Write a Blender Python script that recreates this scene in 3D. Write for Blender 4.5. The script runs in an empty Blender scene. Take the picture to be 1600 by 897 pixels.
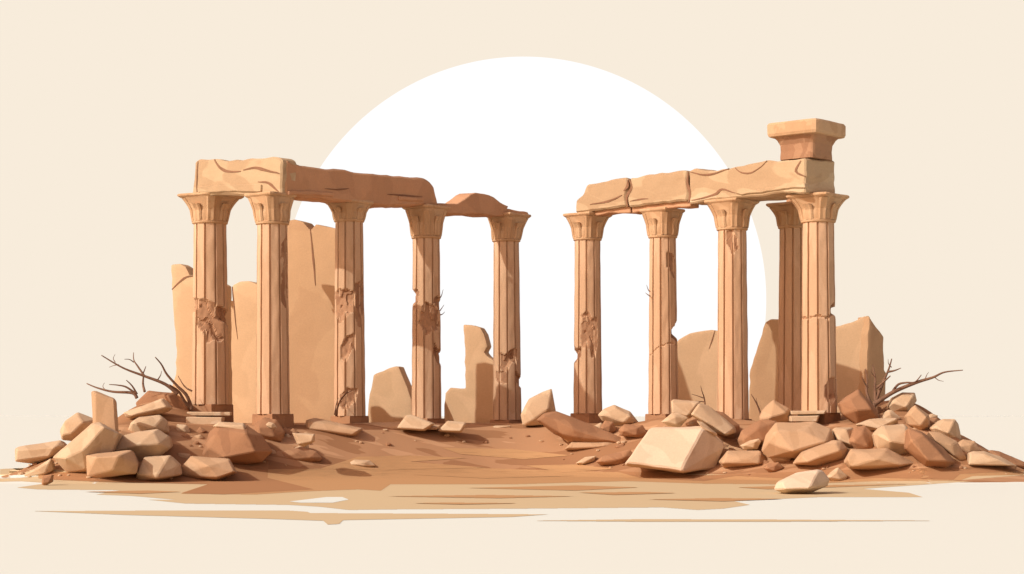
import bpy, bmesh, math, random
from mathutils import Vector, noise
R = math.radians
random.seed(7)
scn = bpy.context.scene
COL = scn.collection
F, HZ, CX, CAMZ = 3000.0, 650.0, 800.0, 1.46      # focal length in photo pixels, horizon row, centre column, eye height

def at(px, py, d):
    return Vector(((px - CX) / F * d, d, CAMZ - (py - HZ) / F * d))

def srgb(r, g, b):
    f = lambda c: (c/255/12.92) if c/255 <= .04045 else ((c/255+.055)/1.055)**2.4
    return (f(r), f(g), f(b))

# ------------------------------------------------------------------ materials
def stone(name, c1, c2, scale=1.3, c3=None, bump=.25, stretch=(1, 1, 1), streak=False):
    m = bpy.data.materials.new(name); m.use_nodes = True
    nt = m.node_tree; N = nt.nodes; L = nt.links; N.clear()
    out = N.new('ShaderNodeOutputMaterial'); bs = N.new('ShaderNodeBsdfPrincipled')
    bs.inputs['Roughness'].default_value = .95; bs.inputs['Specular IOR Level'].default_value = .08
    L.new(bs.outputs[0], out.inputs[0])
    tc = N.new('ShaderNodeTexCoord'); mp = N.new('ShaderNodeMapping'); mp.inputs['Scale'].default_value = stretch
    L.new(tc.outputs['Object'], mp.inputs[0])
    ns = N.new('ShaderNodeTexNoise'); ns.inputs['Scale'].default_value = scale; ns.inputs['Detail'].default_value = 3
    ns.inputs['Roughness'].default_value = .45; ns.inputs['Distortion'].default_value = .6
    L.new(mp.outputs[0], ns.inputs['Vector'])
    rp = N.new('ShaderNodeValToRGB'); e = rp.color_ramp.elements
    e[0].position = .46; e[0].color = (*c1, 1); e[1].position = .48; e[1].color = (*c2, 1)
    if c3:
        x = e.new(.60); x.color = (*c2, 1); x = e.new(.615); x.color = (*c3, 1)
    L.new(ns.outputs['Fac'], rp.inputs[0])
    # fine grain
    g = N.new('ShaderNodeTexNoise'); g.inputs['Scale'].default_value = 26; g.inputs['Detail'].default_value = 4
    L.new(tc.outputs['Object'], g.inputs['Vector'])
    mr = N.new('ShaderNodeMapRange'); mr.inputs['From Min'].default_value = .3; mr.inputs['From Max'].default_value = .7
    mr.inputs['To Min'].default_value = .95; mr.inputs['To Max'].default_value = 1.04
    L.new(g.outputs['Fac'], mr.inputs['Value'])
    mx = N.new('ShaderNodeVectorMath'); mx.operation = 'SCALE'
    L.new(rp.outputs[0], mx.inputs[0]); L.new(mr.outputs[0], mx.inputs['Scale'])
    L.new(mx.outputs[0], bs.inputs['Base Color'])
    b = N.new('ShaderNodeTexNoise'); b.inputs['Scale'].default_value = 2.3; b.inputs['Detail'].default_value = 3
    L.new(mp.outputs[0], b.inputs['Vector'])
    bp = N.new('ShaderNodeBump'); bp.inputs['Strength'].default_value = bump; bp.inputs['Distance'].default_value = .12
    L.new(b.outputs['Fac'], bp.inputs['Height']); L.new(bp.outputs[0], bs.inputs['Normal'])
    return m

ST1, ST2, ST3 = (.535, .35, .21), (.585, .39, .24), (.63, .44, .28)
SB1, SB2, SB3 = (.43, .295, .17), (.49, .355, .21), (.545, .415, .26)
M_col = stone('column_stone', ST1, ST2, 1.1, ST3, bump=.10, stretch=(1.6, 1.6, .35))
M_cap = stone('capital_stone', (.49, .31, .17), (.545, .36, .205), 1.6, None, bump=.15)
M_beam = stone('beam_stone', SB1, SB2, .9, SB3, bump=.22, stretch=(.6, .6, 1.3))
M_beam_shade = stone('shade_brown_beam_stone', (.50, .28, .155), (.54, .305, .17), .7, None, bump=.06)  # browner copy of the beam stone: shade of lintels and soffits put into colour
M_break_shade = stone('broken_stone_shade_tone', (.33, .18, .10), (.40, .23, .13), 2.2, None, bump=.3)  # shade inside gouges and shaft cracks painted as darker brown; cornice neck shares it
M_rock = stone('sandstone_light', (.51, .36, .22), (.57, .42, .265), .9, (.62, .49, .335), bump=.15)
M_rock_pale = stone('sandstone_cream', (.60, .46, .32), (.65, .51, .36), .7, None, bump=.08)
M_rock2 = stone('sandstone_tan', (.47, .305, .175), (.515, .34, .20), 1.1, None, bump=.16)
M_rock3 = stone('sandstone_brown', (.32, .17, .09), (.37, .20, .105), 1.0, None, bump=.18)
M_back = stone('pale_wall_stone', (.57, .39, .225), (.61, .42, .245), .45, None, bump=.04)
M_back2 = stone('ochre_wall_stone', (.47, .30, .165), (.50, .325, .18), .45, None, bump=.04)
M_twig = stone('dead_wood', (.17, .095, .06), (.21, .12, .075), 3, None, bump=.1)
M_crack = stone('dark_brown_crack', (.23, .125, .07), (.26, .14, .08), 3, None, bump=.0)  # dark brown of the raised crack strips

def flatmat(name, c):
    m = bpy.data.materials.new(name); m.use_nodes = True
    bs = m.node_tree.nodes['Principled BSDF']
    bs.inputs['Base Color'].default_value = (*c, 1); bs.inputs['Roughness'].default_value = 1; bs.inputs['Specular IOR Level'].default_value = 0
    return m

# ------------------------------------------------------------------ terrain
def sst(a, b, x):
    t = max(0., min(1., (x - a) / (b - a))); return t * t * (3 - 2 * t)
def terrain(x, y):
    ax = math.sqrt(x * x + 1.6) - .5
    edge = 50.9 - .66 * min(ax, 8.6)
    f = sst(edge - 4.2, edge, y) * (1 - sst(60, 67, y)) * (1 - (sst(9.6, 12.8, x) if x > 0 else sst(9.0, 12.3, -x)))
    h = 1.27 * f
    h += .55 * math.exp(-((x + 9.0) / 1.2) ** 2 - ((y - 48.0) / 1.6) ** 2)
    h += .62 * math.exp(-((x - 9.7) / 1.5) ** 2 - ((y - 48.0) / 1.7) ** 2)
    h += .22 * math.exp(-((x - 4.6) / 1.3) ** 2 - ((y - 48.2) / 1.3) ** 2)
    h -= .012
    if h <= 0: return 0.
    return h + .035 * noise.noise((x * .9, y * .9, 0)) * min(1, h * 3)
def hit(px, py, dmax=64, default=None):
    if py > HZ + 1:
        dp = F * CAMZ / (py - HZ)
        if dp < 41: return dp
    d = 40.5
    while d < dmax:
        p = at(px, py, d)
        if p.z <= terrain(p.x, p.y):
            for s in range(6):
                q = at(px, py, d - .05 * (s + 1) / 6)
                if q.z > terrain(q.x, q.y): return q.y
            return d
        d += .05
    return default

def mk(name, bm, mat, origin=None, parent=None, smooth=False, mats=None, sheet=False):
    """link the bmesh (world coordinates) as ONE object whose origin is `origin`"""
    if sheet:
        bmesh.ops.triangulate(bm, faces=bm.faces[:]); bm.normal_update()
        for f in bm.faces:
            if f.normal.z < 0: f.normal_flip()
    else: bmesh.ops.recalc_face_normals(bm, faces=bm.faces)
    base = Vector((0, 0, 0))
    p = parent
    while p is not None: base += p.location; p = p.parent
    if origin is None:
        if parent is None:
            vs = [v.co for v in bm.verts]
            lo = min(v.z for v in vs)
            origin = Vector((sum(v.x for v in vs) / len(vs), sum(v.y for v in vs) / len(vs), lo))
        else: origin = base
    for v in bm.verts: v.co -= origin
    me = bpy.data.meshes.new(name); bm.to_mesh(me); bm.free()
    for m_ in (mats or [mat]): me.materials.append(m_)
    if smooth:
        for f in me.polygons: f.use_smooth = True
    o = bpy.data.objects.new(name, me); COL.objects.link(o)
    o.location = origin - base; o.parent = parent
    return o
def tag(o, label=None, cat=None, group=None, kind=None):
    if label: o['label'] = label
    if cat: o['category'] = cat
    if group: o['group'] = group
    o['kind'] = kind or 'thing'
    return o
def empty(name, loc):
    o = bpy.data.objects.new(name, None); COL.objects.link(o); o.location = loc; o.empty_display_size = .2
    return o

# ground: one sheet to the horizon
def ground():
    xs = [-30000, -8000, -2500, -900, -300, -120, -60, -30, -20] + [-15 + .125 * i for i in range(241)] + [20, 30, 60, 120, 300, 900, 2500, 8000, 30000]
    ys = [-400, -100, -30, 0, 10, 20, 30, 36] + [39 + .125 * i for i in range(233)] + [72, 80, 100, 150, 300, 700, 2000, 6000, 14000, 40000]
    bm = bmesh.new()
    g = [[bm.verts.new((x, y, terrain(x, y) if abs(x) < 16 and 38 < y < 69 else 0)) for x in xs] for y in ys]
    for j in range(len(ys) - 1):
        for i in range(len(xs) - 1):
            bm.faces.new((g[j][i], g[j][i + 1], g[j + 1][i + 1], g[j + 1][i]))
    m = bpy.data.materials.new('sand_and_soil'); m.use_nodes = True
    nt = m.node_tree; N = nt.nodes; L = nt.links
    bs = N['Principled BSDF']; bs.inputs['Roughness'].default_value = 1; bs.inputs['Specular IOR Level'].default_value = 0
    tc = N.new('ShaderNodeTexCoord')
    sp = N.new('ShaderNodeSeparateXYZ'); L.new(tc.outputs['Object'], sp.inputs[0])
    mp = N.new('ShaderNodeMapping'); mp.inputs['Scale'].default_value = (.35, 1.2, 1); L.new(tc.outputs['Object'], mp.inputs[0])
    ns = N.new('ShaderNodeTexNoise'); ns.inputs['Scale'].default_value = 1.; ns.inputs['Detail'].default_value = 3; L.new(mp.outputs[0], ns.inputs['Vector'])
    rp = N.new('ShaderNodeValToRGB'); e = rp.color_ramp.elements
    e[0].position = .47; e[0].color = (*SOIL_D, 1); e[1].position = .485; e[1].color = (*SOIL, 1)
    x = e.new(.60); x.color = (*SOIL, 1); x = e.new(.61); x.color = (*SOIL_L, 1)
    L.new(ns.outputs['Fac'], rp.inputs[0])
    n2 = N.new('ShaderNodeMath'); n2.operation = 'MULTIPLY_ADD'; L.new(ns.outputs['Fac'], n2.inputs[0]); n2.inputs[1].default_value = -.06; L.new(sp.outputs['Z'], n2.inputs[2])
    gt = N.new('ShaderNodeMath'); gt.operation = 'GREATER_THAN'; gt.inputs[1].default_value = 0.0; L.new(n2.outputs[0], gt.inputs[0])
    mx = N.new('ShaderNodeMix'); mx.data_type = 'RGBA'; L.new(gt.outputs[0], mx.inputs['Factor'])
    mx.inputs['A'].default_value = (*CREAM, 1); L.new(rp.outputs[0], mx.inputs['B'])
    L.new(mx.outputs['Result'], bs.inputs['Base Color'])
    o = mk('ground', bm, m, Vector((0, 0, 0)), sheet=True)
    tag(o, 'cream sand plain rising into a brown soil mound under the ruins', None, None, 'structure')

CREAM = (.707, .765, .69)
SOIL_D, SOIL, SOIL_L = (.33, .175, .088), (.43, .245, .13), (.52, .31, .17)

npatch = 0
def patch(poly, mat, lift, name='sand'):
    """flat sheet of differently coloured sand following the ground; poly in photo pixels, turned into ground points"""
    global npatch; npatch += 1; lift = {.010: .002, .016: .004, .022: .006}[lift] + .0002 * npatch
    ys = [p[1] for p in poly]; y0, y1 = min(ys), max(ys)
    n = max(3, int((y1 - y0) / .4)); rows = []
    bm = bmesh.new()
    cache = {}
    def V(px, py):
        k = (round(px, 2), round(py, 2))
        if k not in cache:
            d = hit(px, py)
            if d is None: d = 60
            p = at(px, py, d); cache[k] = bm.verts.new((p.x, p.y, terrain(p.x, p.y) + lift))
        return cache[k]
    def spans(y):
        xs = []
        for i in range(len(poly)):
            (xa, ya), (xb, yb) = poly[i], poly[(i + 1) % len(poly)]
            if (ya <= y) != (yb <= y): xs.append(xa + (y - ya) / (yb - ya) * (xb - xa))
        xs.sort(); return list(zip(xs[::2], xs[1::2]))
    for j in range(n):
        ya = y0 + (y1 - y0) * j / n; yb = y0 + (y1 - y0) * (j + 1) / n
        sa = spans(ya + 1e-3 if j == 0 else ya); sb = spans(yb - 1e-3 if j == n - 1 else yb)
        if len(sa) != len(sb) or any(abs(p[0] - q[0]) > 25 or abs(p[1] - q[1]) > 25 for p, q in zip(sa, sb)):
            sm = spans((ya + yb) / 2); sa = sb = sm
        for (a0, a1), (b0, b1) in zip(sa, sb):
            k = max(1, int(max(a1 - a0, b1 - b0) / 14))
            for i in range(k):
                q = [V(a0 + (a1 - a0) * i / k, ya), V(a0 + (a1 - a0) * (i + 1) / k, ya), V(b0 + (b1 - b0) * (i + 1) / k, yb), V(b0 + (b1 - b0) * i / k, yb)]
                u = []
                for v in q:
                    if v not in u: u.append(v)
                if len(u) >= 3:
                    try: bm.faces.new(u)
                    except ValueError: pass
    o = mk(name, bm, mat, Vector((0, 0, 0)), sheet=True); tag(o, None, None, None, 'structure')
    for f in o.data.polygons: pass
    return o

# ------------------------------------------------------------------ generic solids
def bevel(bm, w, seg=1, ang=20):
    es = [e for e in bm.edges if len(e.link_faces) == 2 and e.calc_face_angle(0) > R(ang)]
    if w > 0 and es: bmesh.ops.bevel(bm, geom=es, offset=w, segments=seg, profile=.6, affect='EDGES', clamp_overlap=True)

def disp(co, amp):
    a = noise.noise_vector(co * 1.3) * .65 + noise.noise_vector(co * 3.4 + Vector((7, 3, 1))) * .35
    return a * amp
def wear(bm, L, amp, it=5):
    for _ in range(it):
        es = [e for e in bm.edges if e.calc_length() > L]
        if not es: break
        bmesh.ops.subdivide_edges(bm, edges=es, cuts=1, use_grid_fill=True)
        bmesh.ops.triangulate(bm, faces=[f for f in bm.faces if len(f.verts) > 4])
    bmesh.ops.triangulate(bm, faces=bm.faces[:])
    for v in bm.verts: v.co += disp(v.co, amp)
    return bm
def sharp(o, ang=28):
    for f in o.data.polygons: f.use_smooth = True
    o.data.set_sharp_from_angle(angle=R(ang)); return o
def jag(poly, amp, seed, step=9):
    rnd = random.Random(seed); out = []
    for i in range(len(poly)):
        (x0, y0), (x1, y1) = poly[i], poly[(i + 1) % len(poly)]
        l = math.hypot(x1 - x0, y1 - y0); k = max(1, int(l / step)); out.append((x0, y0))
        for q in range(1, k):
            t = q / k; out.append((x0 + (x1 - x0) * t + rnd.uniform(-amp, amp) * abs(y1 - y0) / l, y0 + (y1 - y0) * t + rnd.uniform(-amp, amp) * abs(x1 - x0) / l))
    return out
def rock_bm(outline, front, d, thick, bw=None):
    bm = bmesh.new()
    n = len(outline)
    cx = sum(p[0] for p in outline) / n; cy = sum(p[1] for p in outline) / n
    w = (max(p[0] for p in outline) - min(p[0] for p in outline)) / F * d
    h = (max(p[1] for p in outline) - min(p[1] for p in outline)) / F * d
    s = math.sqrt(w * h)
    if thick is None: thick = .9 * s
    if front is None:
        front = [(cx + (p[0] - cx) * .55 - .06 * (w * F / d), cy + (p[1] - cy) * .5 + .05 * h * F / d, .28 * s) for p in outline[::2]]
    for (x, y) in outline: bm.verts.new(at(x, y, d))
    for (x, y, k) in front: bm.verts.new(at(x, y, d - k))
    for (x, y) in outline:
        p = at(cx + (x - cx) * .8, cy + (y - cy) * .8, d); p.y += thick; bm.verts.new(p)
    r = bmesh.ops.convex_hull(bm, input=bm.verts)
    bmesh.ops.delete(bm, geom=list({g for g in r['geom_interior'] if isinstance(g, bmesh.types.BMVert)}), context='VERTS')
    bmesh.ops.dissolve_limit(bm, angle_limit=R(7), verts=bm.verts, edges=bm.edges)
    bevel(bm, bw if bw is not None else min(.022, .03 * s), 1, 14)
    wear(bm, max(.07, .16 * s), .03 * s)
    return bm
nrock = 0
def rock(label, outline, front=None, mat=None, d=None, thick=None, name='boulder', cat='boulder', dd=0, group=None, bw=None, free=False):
    global nrock; nrock += 1
    b = max(outline, key=lambda p: p[1])
    bx = sum(p[0] for p in outline) / len(outline)
    hd = hit((b[0] + bx) / 2, b[1] - 1.5, default=None)
    if hd is None: hd = 49.5 if d is None else d
    d = hd if d is None else (d if free else min(d, hd + .15))
    d += dd
    o = sharp(mk(name, rock_bm(outline, front, d, thick, bw), mat or M_rock), 11)
    return tag(o, label, cat, group)

def plane_hit(px, py, A, B):
    """pixel ray met with the upright plane through ground points A and B (x, y)"""
    dx, dy = B[0] - A[0], B[1] - A[1]
    nx, ny = -dy, dx
    r = at(px, py, 1.0); rx, ry, rz = r.x, r.y, r.z - CAMZ
    t = (nx * A[0] + ny * A[1]) / (nx * rx + ny * ry)
    return Vector((rx * t, ry * t, CAMZ + rz * t))
def gp(px, d): return ((px - CX) / F * d, d)
def prism(bm, poly, A, B, thick, proud=0., bw=.03, seg=1, rough=0.):
    dx, dy = B[0] - A[0], B[1] - A[1]; l = math.hypot(dx, dy)
    n = Vector((-dy / l, dx / l, 0))
    if n.y < 0: n = -n
    t = bmesh.new()
    fr = [t.verts.new(plane_hit(x, y, A, B) - n * proud) for x, y in poly]
    bk = [t.verts.new(v.co + n * (thick + proud)) for v in fr]
    t.faces.new(fr); t.faces.new(bk[::-1])
    for i in range(len(fr)):
        j = (i + 1) % len(fr); t.faces.new((fr[i], bk[i], bk[j], fr[j]))
    bmesh.ops.recalc_face_normals(t, faces=t.faces)
    bevel(t, bw, seg, 12)
    me = bpy.data.meshes.new('tmp'); t.to_mesh(me); t.free(); bm.from_mesh(me); bpy.data.meshes.remove(me)
    return bm

def tube(bm, pts, radii, seg=6):
    rings = []
    for i, p in enumerate(pts):
        a = pts[max(0, i - 1)]; b = pts[min(len(pts) - 1, i + 1)]
        t = (b - a).normalized(); u = t.cross(Vector((0, 1, .1))).normalized(); v = t.cross(u)
        rings.append([bm.verts.new(p + (u * math.cos(k * 2 * math.pi / seg) + v * math.sin(k * 2 * math.pi / seg)) * radii[i]) for k in range(seg)])
    for i in range(len(rings) - 1):
        for k in range(seg):
            bm.faces.new((rings[i][k], rings[i][(k + 1) % seg], rings[i + 1][(k + 1) % seg], rings[i + 1][k]))
    bm.faces.new(rings[0][::-1]); bm.faces.new(rings[-1])

# ------------------------------------------------------------------ columns
US = (0, .03, .11, .19, .22, .35, .48, .61, .74, .87)
def shaft_bm(p0, p1, r0, r1, ribs, rot, bites, seed, ring=None, cracks=()):
    H = (p1 - p0).length; bm = bmesh.new(); rows = max(60, int(H / .034)); NA = ribs * len(US)
    half = math.pi / ribs
    def gv(th, z):
        u = (th / (2 * half)) % 1.0
        R0 = r0 + (r1 - r0) * z / H
        if u < .03: r = R0 * (1 - .14 * u / .03)
        elif u < .19: r = R0 * .86
        elif u < .22: r = R0 * (.86 + .14 * (u - .19) / .03)
        else:
            a = (u - .61) / .39 * half * .78
            r = R0 * (math.cos(half * .78) / math.cos(a)) * 1.012
        inb = False
        for (bt, bz, bw, bh, dep) in bites:
            dt = (th - bt + math.pi) % (2 * math.pi) - math.pi
            if abs(dt) > bw * 1.7 or abs(z - bz) > bh * 1.7: continue
            q = (z - bz) / bh + .35 * math.sin(seed + bz * 5) * dt / bw + .55 * noise.noise((dt * 1.7 + seed, z * 1.9, seed))
            g_ = min(1, (1 - q) * 4.5) if q > 0 else min(1, (1 + q) * 1.6)
            if g_ > 0:
                a_ = abs(dt) * .92
                rr = R0 * (1 - 1.25 * dep * g_ * (1 + .30 * round(1.6 * noise.noise((dt * 1.6, z * 2.2, seed + 5)))) + .025 * noise.noise((th * 4, z * 9, seed))) / max(.3, math.cos(a_))
                if rr < r - .012 * R0: r = rr; inb = True
        for (cz, slope, cw, ph) in cracks:
            zz = cz + slope * math.sin(th + ph) + .07 * noise.noise((th * 2.3, cz * 5, seed))
            if abs(z - zz) < cw: r = min(r, R0 * .90); inb = True
        r += .010 * noise.noise((math.cos(th) * 3, math.sin(th) * 3, z * 2.2 + seed))
        return r, inb
    g = []; flag = []
    for j in range(rows + 1):
        z = H * j / rows; c = p0.lerp(p1, j / rows); row = []; fr = []
        for k in range(NA):
            th = (k // len(US) + US[k % len(US)]) * 2 * half
            r, ib = gv(th, z)
            row.append(bm.verts.new((c.x + r * math.cos(th + rot), c.y + r * math.sin(th + rot), c.z))); fr.append(ib)
        g.append(row); flag.append(fr)
    for j in range(rows):
        for k in range(NA):
            k2 = (k + 1) % NA
            f = bm.faces.new((g[j][k], g[j][k2], g[j + 1][k2], g[j + 1][k]))
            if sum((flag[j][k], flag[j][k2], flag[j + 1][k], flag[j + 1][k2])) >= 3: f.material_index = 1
    bm.faces.new(g[0][::-1]); bm.faces.new(g[-1])
    return bm

def sq(phi, p): return 1 / (abs(math.cos(phi)) ** p + abs(math.sin(phi)) ** p) ** (1 / p)
def column(label, top, bot, d, cap, yaw, rot=0., bites=(), seed=1, plinth=None, cracks=(), ribs=10, chip=None, neck=0.0):
    """top, bot = (left, right, row) of the shaft; cap = (left, right, top row)"""
    tc = at((top[0] + top[1]) / 2, top[2], d); bc = at((bot[0] + bot[1]) / 2, bot[2], d)
    r1 = (top[1] - top[0]) / 2 / F * d; r0 = (bot[1] - bot[0]) / 2 / F * d
    zt = at(0, cap[2], d).z
    gz = terrain(bc.x, bc.y)
    root = empty('column', Vector((bc.x, bc.y, min(gz, bc.z))))
    tag(root, label, 'column', 'columns of the ruined temple')
    sb = [(bt - rot, bz, bw, bh, dp) for (bt, bz, bw, bh, dp) in [(a, at(0, y, d).z - bc.z, w, h / F * d, dp) for (a, y, w, h, dp) in bites]]
    ck = [(at(0, y, d).z - bc.z, s, w, ph) for (y, s, w, ph) in cracks]
    mk('shaft', shaft_bm(bc, tc, r0, r1, ribs, rot, sb, seed, cracks=ck), None, None, root, mats=[M_col, M_break_shade])
    # neck ring
    bm = bmesh.new()
    NA = 48
    def lathe(prof, c):
        rings = []
        for (r, z) in prof:
            rings.append([bm.verts.new((c.x + r * math.cos(k * 2 * math.pi / NA), c.y + r * math.sin(k * 2 * math.pi / NA), z)) for k in range(NA)])
        for a, b in zip(rings, rings[1:]):
            for k in range(NA): bm.faces.new((a[k], a[(k + 1) % NA], b[(k + 1) % NA], b[k]))
        bm.faces.new(rings[0][::-1]); bm.faces.new(rings[-1])
    z0 = tc.z
    # bell: round at the neck, square under the abacus
    ab = .10                                    # abacus thickness
    hw = (cap[1] - cap[0]) / 2 / F * d
    a = hw / (abs(math.cos(yaw)) + abs(math.sin(yaw))) * 1.02
    ccx = at((cap[0] + cap[1]) / 2, cap[2], d).x
    zb = zt - ab; Hc = zb - z0
    def w(t): return r1 * (1.02 + .05 * math.sin(math.pi * min(1, t * 2))) + (a * .93 - r1 * 1.02) * (t ** 2.9)
    def pt(phi, t, off=0.):
        p = 2 + 5 * t ** 2.6
        r = w(t) * sq(phi, p) + off
        c = tc.x + (ccx - tc.x) * t
        return Vector((c + r * math.cos(phi + yaw), tc.y + r * math.sin(phi + yaw), z0 + Hc * t))
    rows = 18; g = []
    for j in range(rows + 1):
        t = j / rows
        g.append([bm.verts.new(pt(k * 2 * math.pi / NA, t) ) for k in range(NA)])
    for j in range(rows):
        for k in range(NA): bm.faces.new((g[j][k], g[j][(k + 1) % NA], g[j + 1][(k + 1) % NA], g[j + 1][k]))
    bm.faces.new(g[0][::-1]); bm.faces.new(g[-1])
    capo = mk('capital', bm, M_cap, None, root)
    # neck ring
    bm = bmesh.new()
    lathe([(r1 * 1.0, z0 - .05), (r1 * 1.10, z0 - .03), (r1 * 1.12, z0 + .01), (r1 * 1.02, z0 + .04)], tc)
    mk('neck_ring', bm, M_cap, None, capo)
    # abacus, concave sides, rotated with the row
    bm = bmesh.new(); rings = []
    rnd = random.Random(seed * 3 + 1)
    lump = [rnd.uniform(.94, 1.0) for _ in range(NA)]
    for (s, z) in ((.95, zb - .005), (1.05, zb + .04), (1.06, zt - .03), (1.03, zt - .004)):
        ring = []
        for k in range(NA):
            phi = k * 2 * math.pi / NA
            r = a * sq(phi, 12) * s * (1 - .07 * abs(math.cos(2 * phi)) ** 2) * (.5 * lump[k] + .5 * lump[k - 1] + .02)
            ring.append(bm.verts.new((ccx + r * math.cos(phi + yaw), tc.y + r * math.sin(phi + yaw), z)))
        rings.append(ring)
    for u, v in zip(rings, rings[1:]):
        for k in range(NA): bm.faces.new((u[k], u[(k + 1) % NA], v[(k + 1) % NA], v[k]))
    bm.faces.new(rings[0][::-1]); bm.faces.new(rings[-1])
    mk('abacus', bm, M_cap, None, capo)
    # leaves
    for q in range(8):
        phi0 = q * math.pi / 4; bm = bmesh.new(); secs = []
        tall = .97 if q % 2 else .72
        for i in range(9):
            s = i / 8; t = .04 + (tall - .04) * s
            hwid = (.10 - .02 * s + .02 * s * s) * (r1 / .38)
            off = .014 + .012 * s + (.06 * max(0, s - .6) / .4 if q % 2 == 0 else -.01 * s)
            dphi = hwid / w(t)
            sec = []
            for (da, o_) in ((-1, 0), (-.6, .03), (0, .012), (.6, .03), (1, 0), (.5, -.16), (-.5, -.16)):
                sec.append(bm.verts.new(pt(phi0 + da * dphi, t, off + o_)))
            secs.append(sec)
        for u, v in zip(secs, secs[1:]):
            for k in range(7): bm.faces.new((u[k], u[(k + 1) % 7], v[(k + 1) % 7], v[k]))
        bm.faces.new(secs[0][::-1]); bm.faces.new(secs[-1])
        mk('leaf', bm, M_cap, None, capo)
    # base: low square plinth sunk into the mound
    bm = bmesh.new()
    pw = r0 * 1.10; ph = .17
    x0, y0 = bc.x, bc.y
    rings = []
    for (s, z) in ((1.02, gz - .15), (1.0, bc.z - .02), (.97, bc.z + .004)):
        if z < gz - .2: z = gz - .2
        rings.append([bm.verts.new((x0 + pw * s * (cx_ * math.cos(yaw) - cy_ * math.sin(yaw)), y0 + pw * s * (cx_ * math.sin(yaw) + cy_ * math.cos(yaw)), z)) for cx_, cy_ in ((-.78, -.78), (.78, -.78), (.78, .78), (-.78, .78))])
    if rings[1][0].co.z <= rings[0][0].co.z:
        for v in rings[0]: v.co.z = bc.z - .3
    for u, v in zip(rings, rings[1:]):
        for k in range(4): bm.faces.new((u[k], u[(k + 1) % 4], v[(k + 1) % 4], v[k]))
    bm.faces.new(rings[0][::-1]); bm.faces.new(rings[-1])
    mk('plinth', bm, M_rock3 if plinth is None else plinth, None, root)
    return root

YL, YR = R(50), R(-43)
FR = -math.pi / 2      # angle of a surface facing the camera
# bites: (angle, photo row, half width in radians, half height in px, depth)
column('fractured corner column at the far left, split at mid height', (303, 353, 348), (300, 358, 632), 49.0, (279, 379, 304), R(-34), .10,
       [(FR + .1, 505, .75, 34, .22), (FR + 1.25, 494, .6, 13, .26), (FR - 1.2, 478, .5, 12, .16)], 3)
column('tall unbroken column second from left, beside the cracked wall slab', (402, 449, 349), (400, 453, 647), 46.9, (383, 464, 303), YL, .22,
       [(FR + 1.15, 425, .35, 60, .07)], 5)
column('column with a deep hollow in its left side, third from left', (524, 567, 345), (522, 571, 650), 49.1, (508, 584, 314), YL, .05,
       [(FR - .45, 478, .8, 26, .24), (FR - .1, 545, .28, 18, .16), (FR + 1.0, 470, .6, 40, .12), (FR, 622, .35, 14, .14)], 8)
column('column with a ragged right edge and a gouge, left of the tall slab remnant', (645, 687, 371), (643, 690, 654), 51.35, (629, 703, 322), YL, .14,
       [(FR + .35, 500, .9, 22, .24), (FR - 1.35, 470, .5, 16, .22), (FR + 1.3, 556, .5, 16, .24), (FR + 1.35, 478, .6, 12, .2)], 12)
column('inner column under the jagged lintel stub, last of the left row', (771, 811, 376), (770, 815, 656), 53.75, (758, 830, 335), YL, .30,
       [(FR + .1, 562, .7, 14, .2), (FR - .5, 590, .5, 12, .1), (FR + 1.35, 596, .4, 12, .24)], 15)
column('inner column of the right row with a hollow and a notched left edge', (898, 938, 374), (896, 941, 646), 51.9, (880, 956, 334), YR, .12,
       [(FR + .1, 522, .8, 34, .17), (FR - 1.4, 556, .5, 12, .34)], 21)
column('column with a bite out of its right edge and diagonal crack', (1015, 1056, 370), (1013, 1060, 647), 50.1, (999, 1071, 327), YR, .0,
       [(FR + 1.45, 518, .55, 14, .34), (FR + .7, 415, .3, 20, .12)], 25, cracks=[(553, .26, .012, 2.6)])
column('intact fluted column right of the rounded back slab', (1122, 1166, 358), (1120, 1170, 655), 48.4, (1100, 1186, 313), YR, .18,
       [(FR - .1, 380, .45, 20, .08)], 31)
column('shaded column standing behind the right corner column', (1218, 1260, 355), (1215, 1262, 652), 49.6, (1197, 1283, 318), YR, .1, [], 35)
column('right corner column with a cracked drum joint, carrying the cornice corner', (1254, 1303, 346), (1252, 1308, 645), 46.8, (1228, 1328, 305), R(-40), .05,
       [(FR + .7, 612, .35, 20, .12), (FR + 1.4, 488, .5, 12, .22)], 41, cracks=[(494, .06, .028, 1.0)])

# ------------------------------------------------------------------ architraves
def cracks_on(root, lst, A, B, proud=.012, amp=.055):
    for pts, wd in lst:
        bm = bmesh.new()
        sm = []
        for i in range(len(pts) - 1):
            a_, b_, c_, d_ = pts[max(0, i - 1)], pts[i], pts[i + 1], pts[min(len(pts) - 1, i + 2)]
            for k in range(4):
                t = k / 4
                sm.append(tuple(.5 * ((2 * b_[m]) + (c_[m] - a_[m]) * t + (2 * a_[m] - 5 * b_[m] + 4 * c_[m] - d_[m]) * t * t + (3 * b_[m] - a_[m] - 3 * c_[m] + d_[m]) * t ** 3) for m in (0, 1)))
        sm.append(pts[-1]); pts = sm
        up, dn = [], []
        for i, (x, y) in enumerate(pts):
            w_ = wd * (1 - .75 * abs(2 * i / (len(pts) - 1) - 1))
            q0 = pts[max(0, i - 1)]; q1 = pts[min(len(pts) - 1, i + 1)]
            tx, ty = q1[0] - q0[0], q1[1] - q0[1]; l = math.hypot(tx, ty) or 1
            up.append((x - ty / l * w_, y + tx / l * w_)); dn.append((x + ty / l * w_, y - tx / l * w_))
        prism(bm, up + dn[::-1], A, B, .02, proud, 0)
        for v in bm.verts: v.co += disp(v.co, amp)
        mk('crack', bm, M_crack, None, root)
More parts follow.
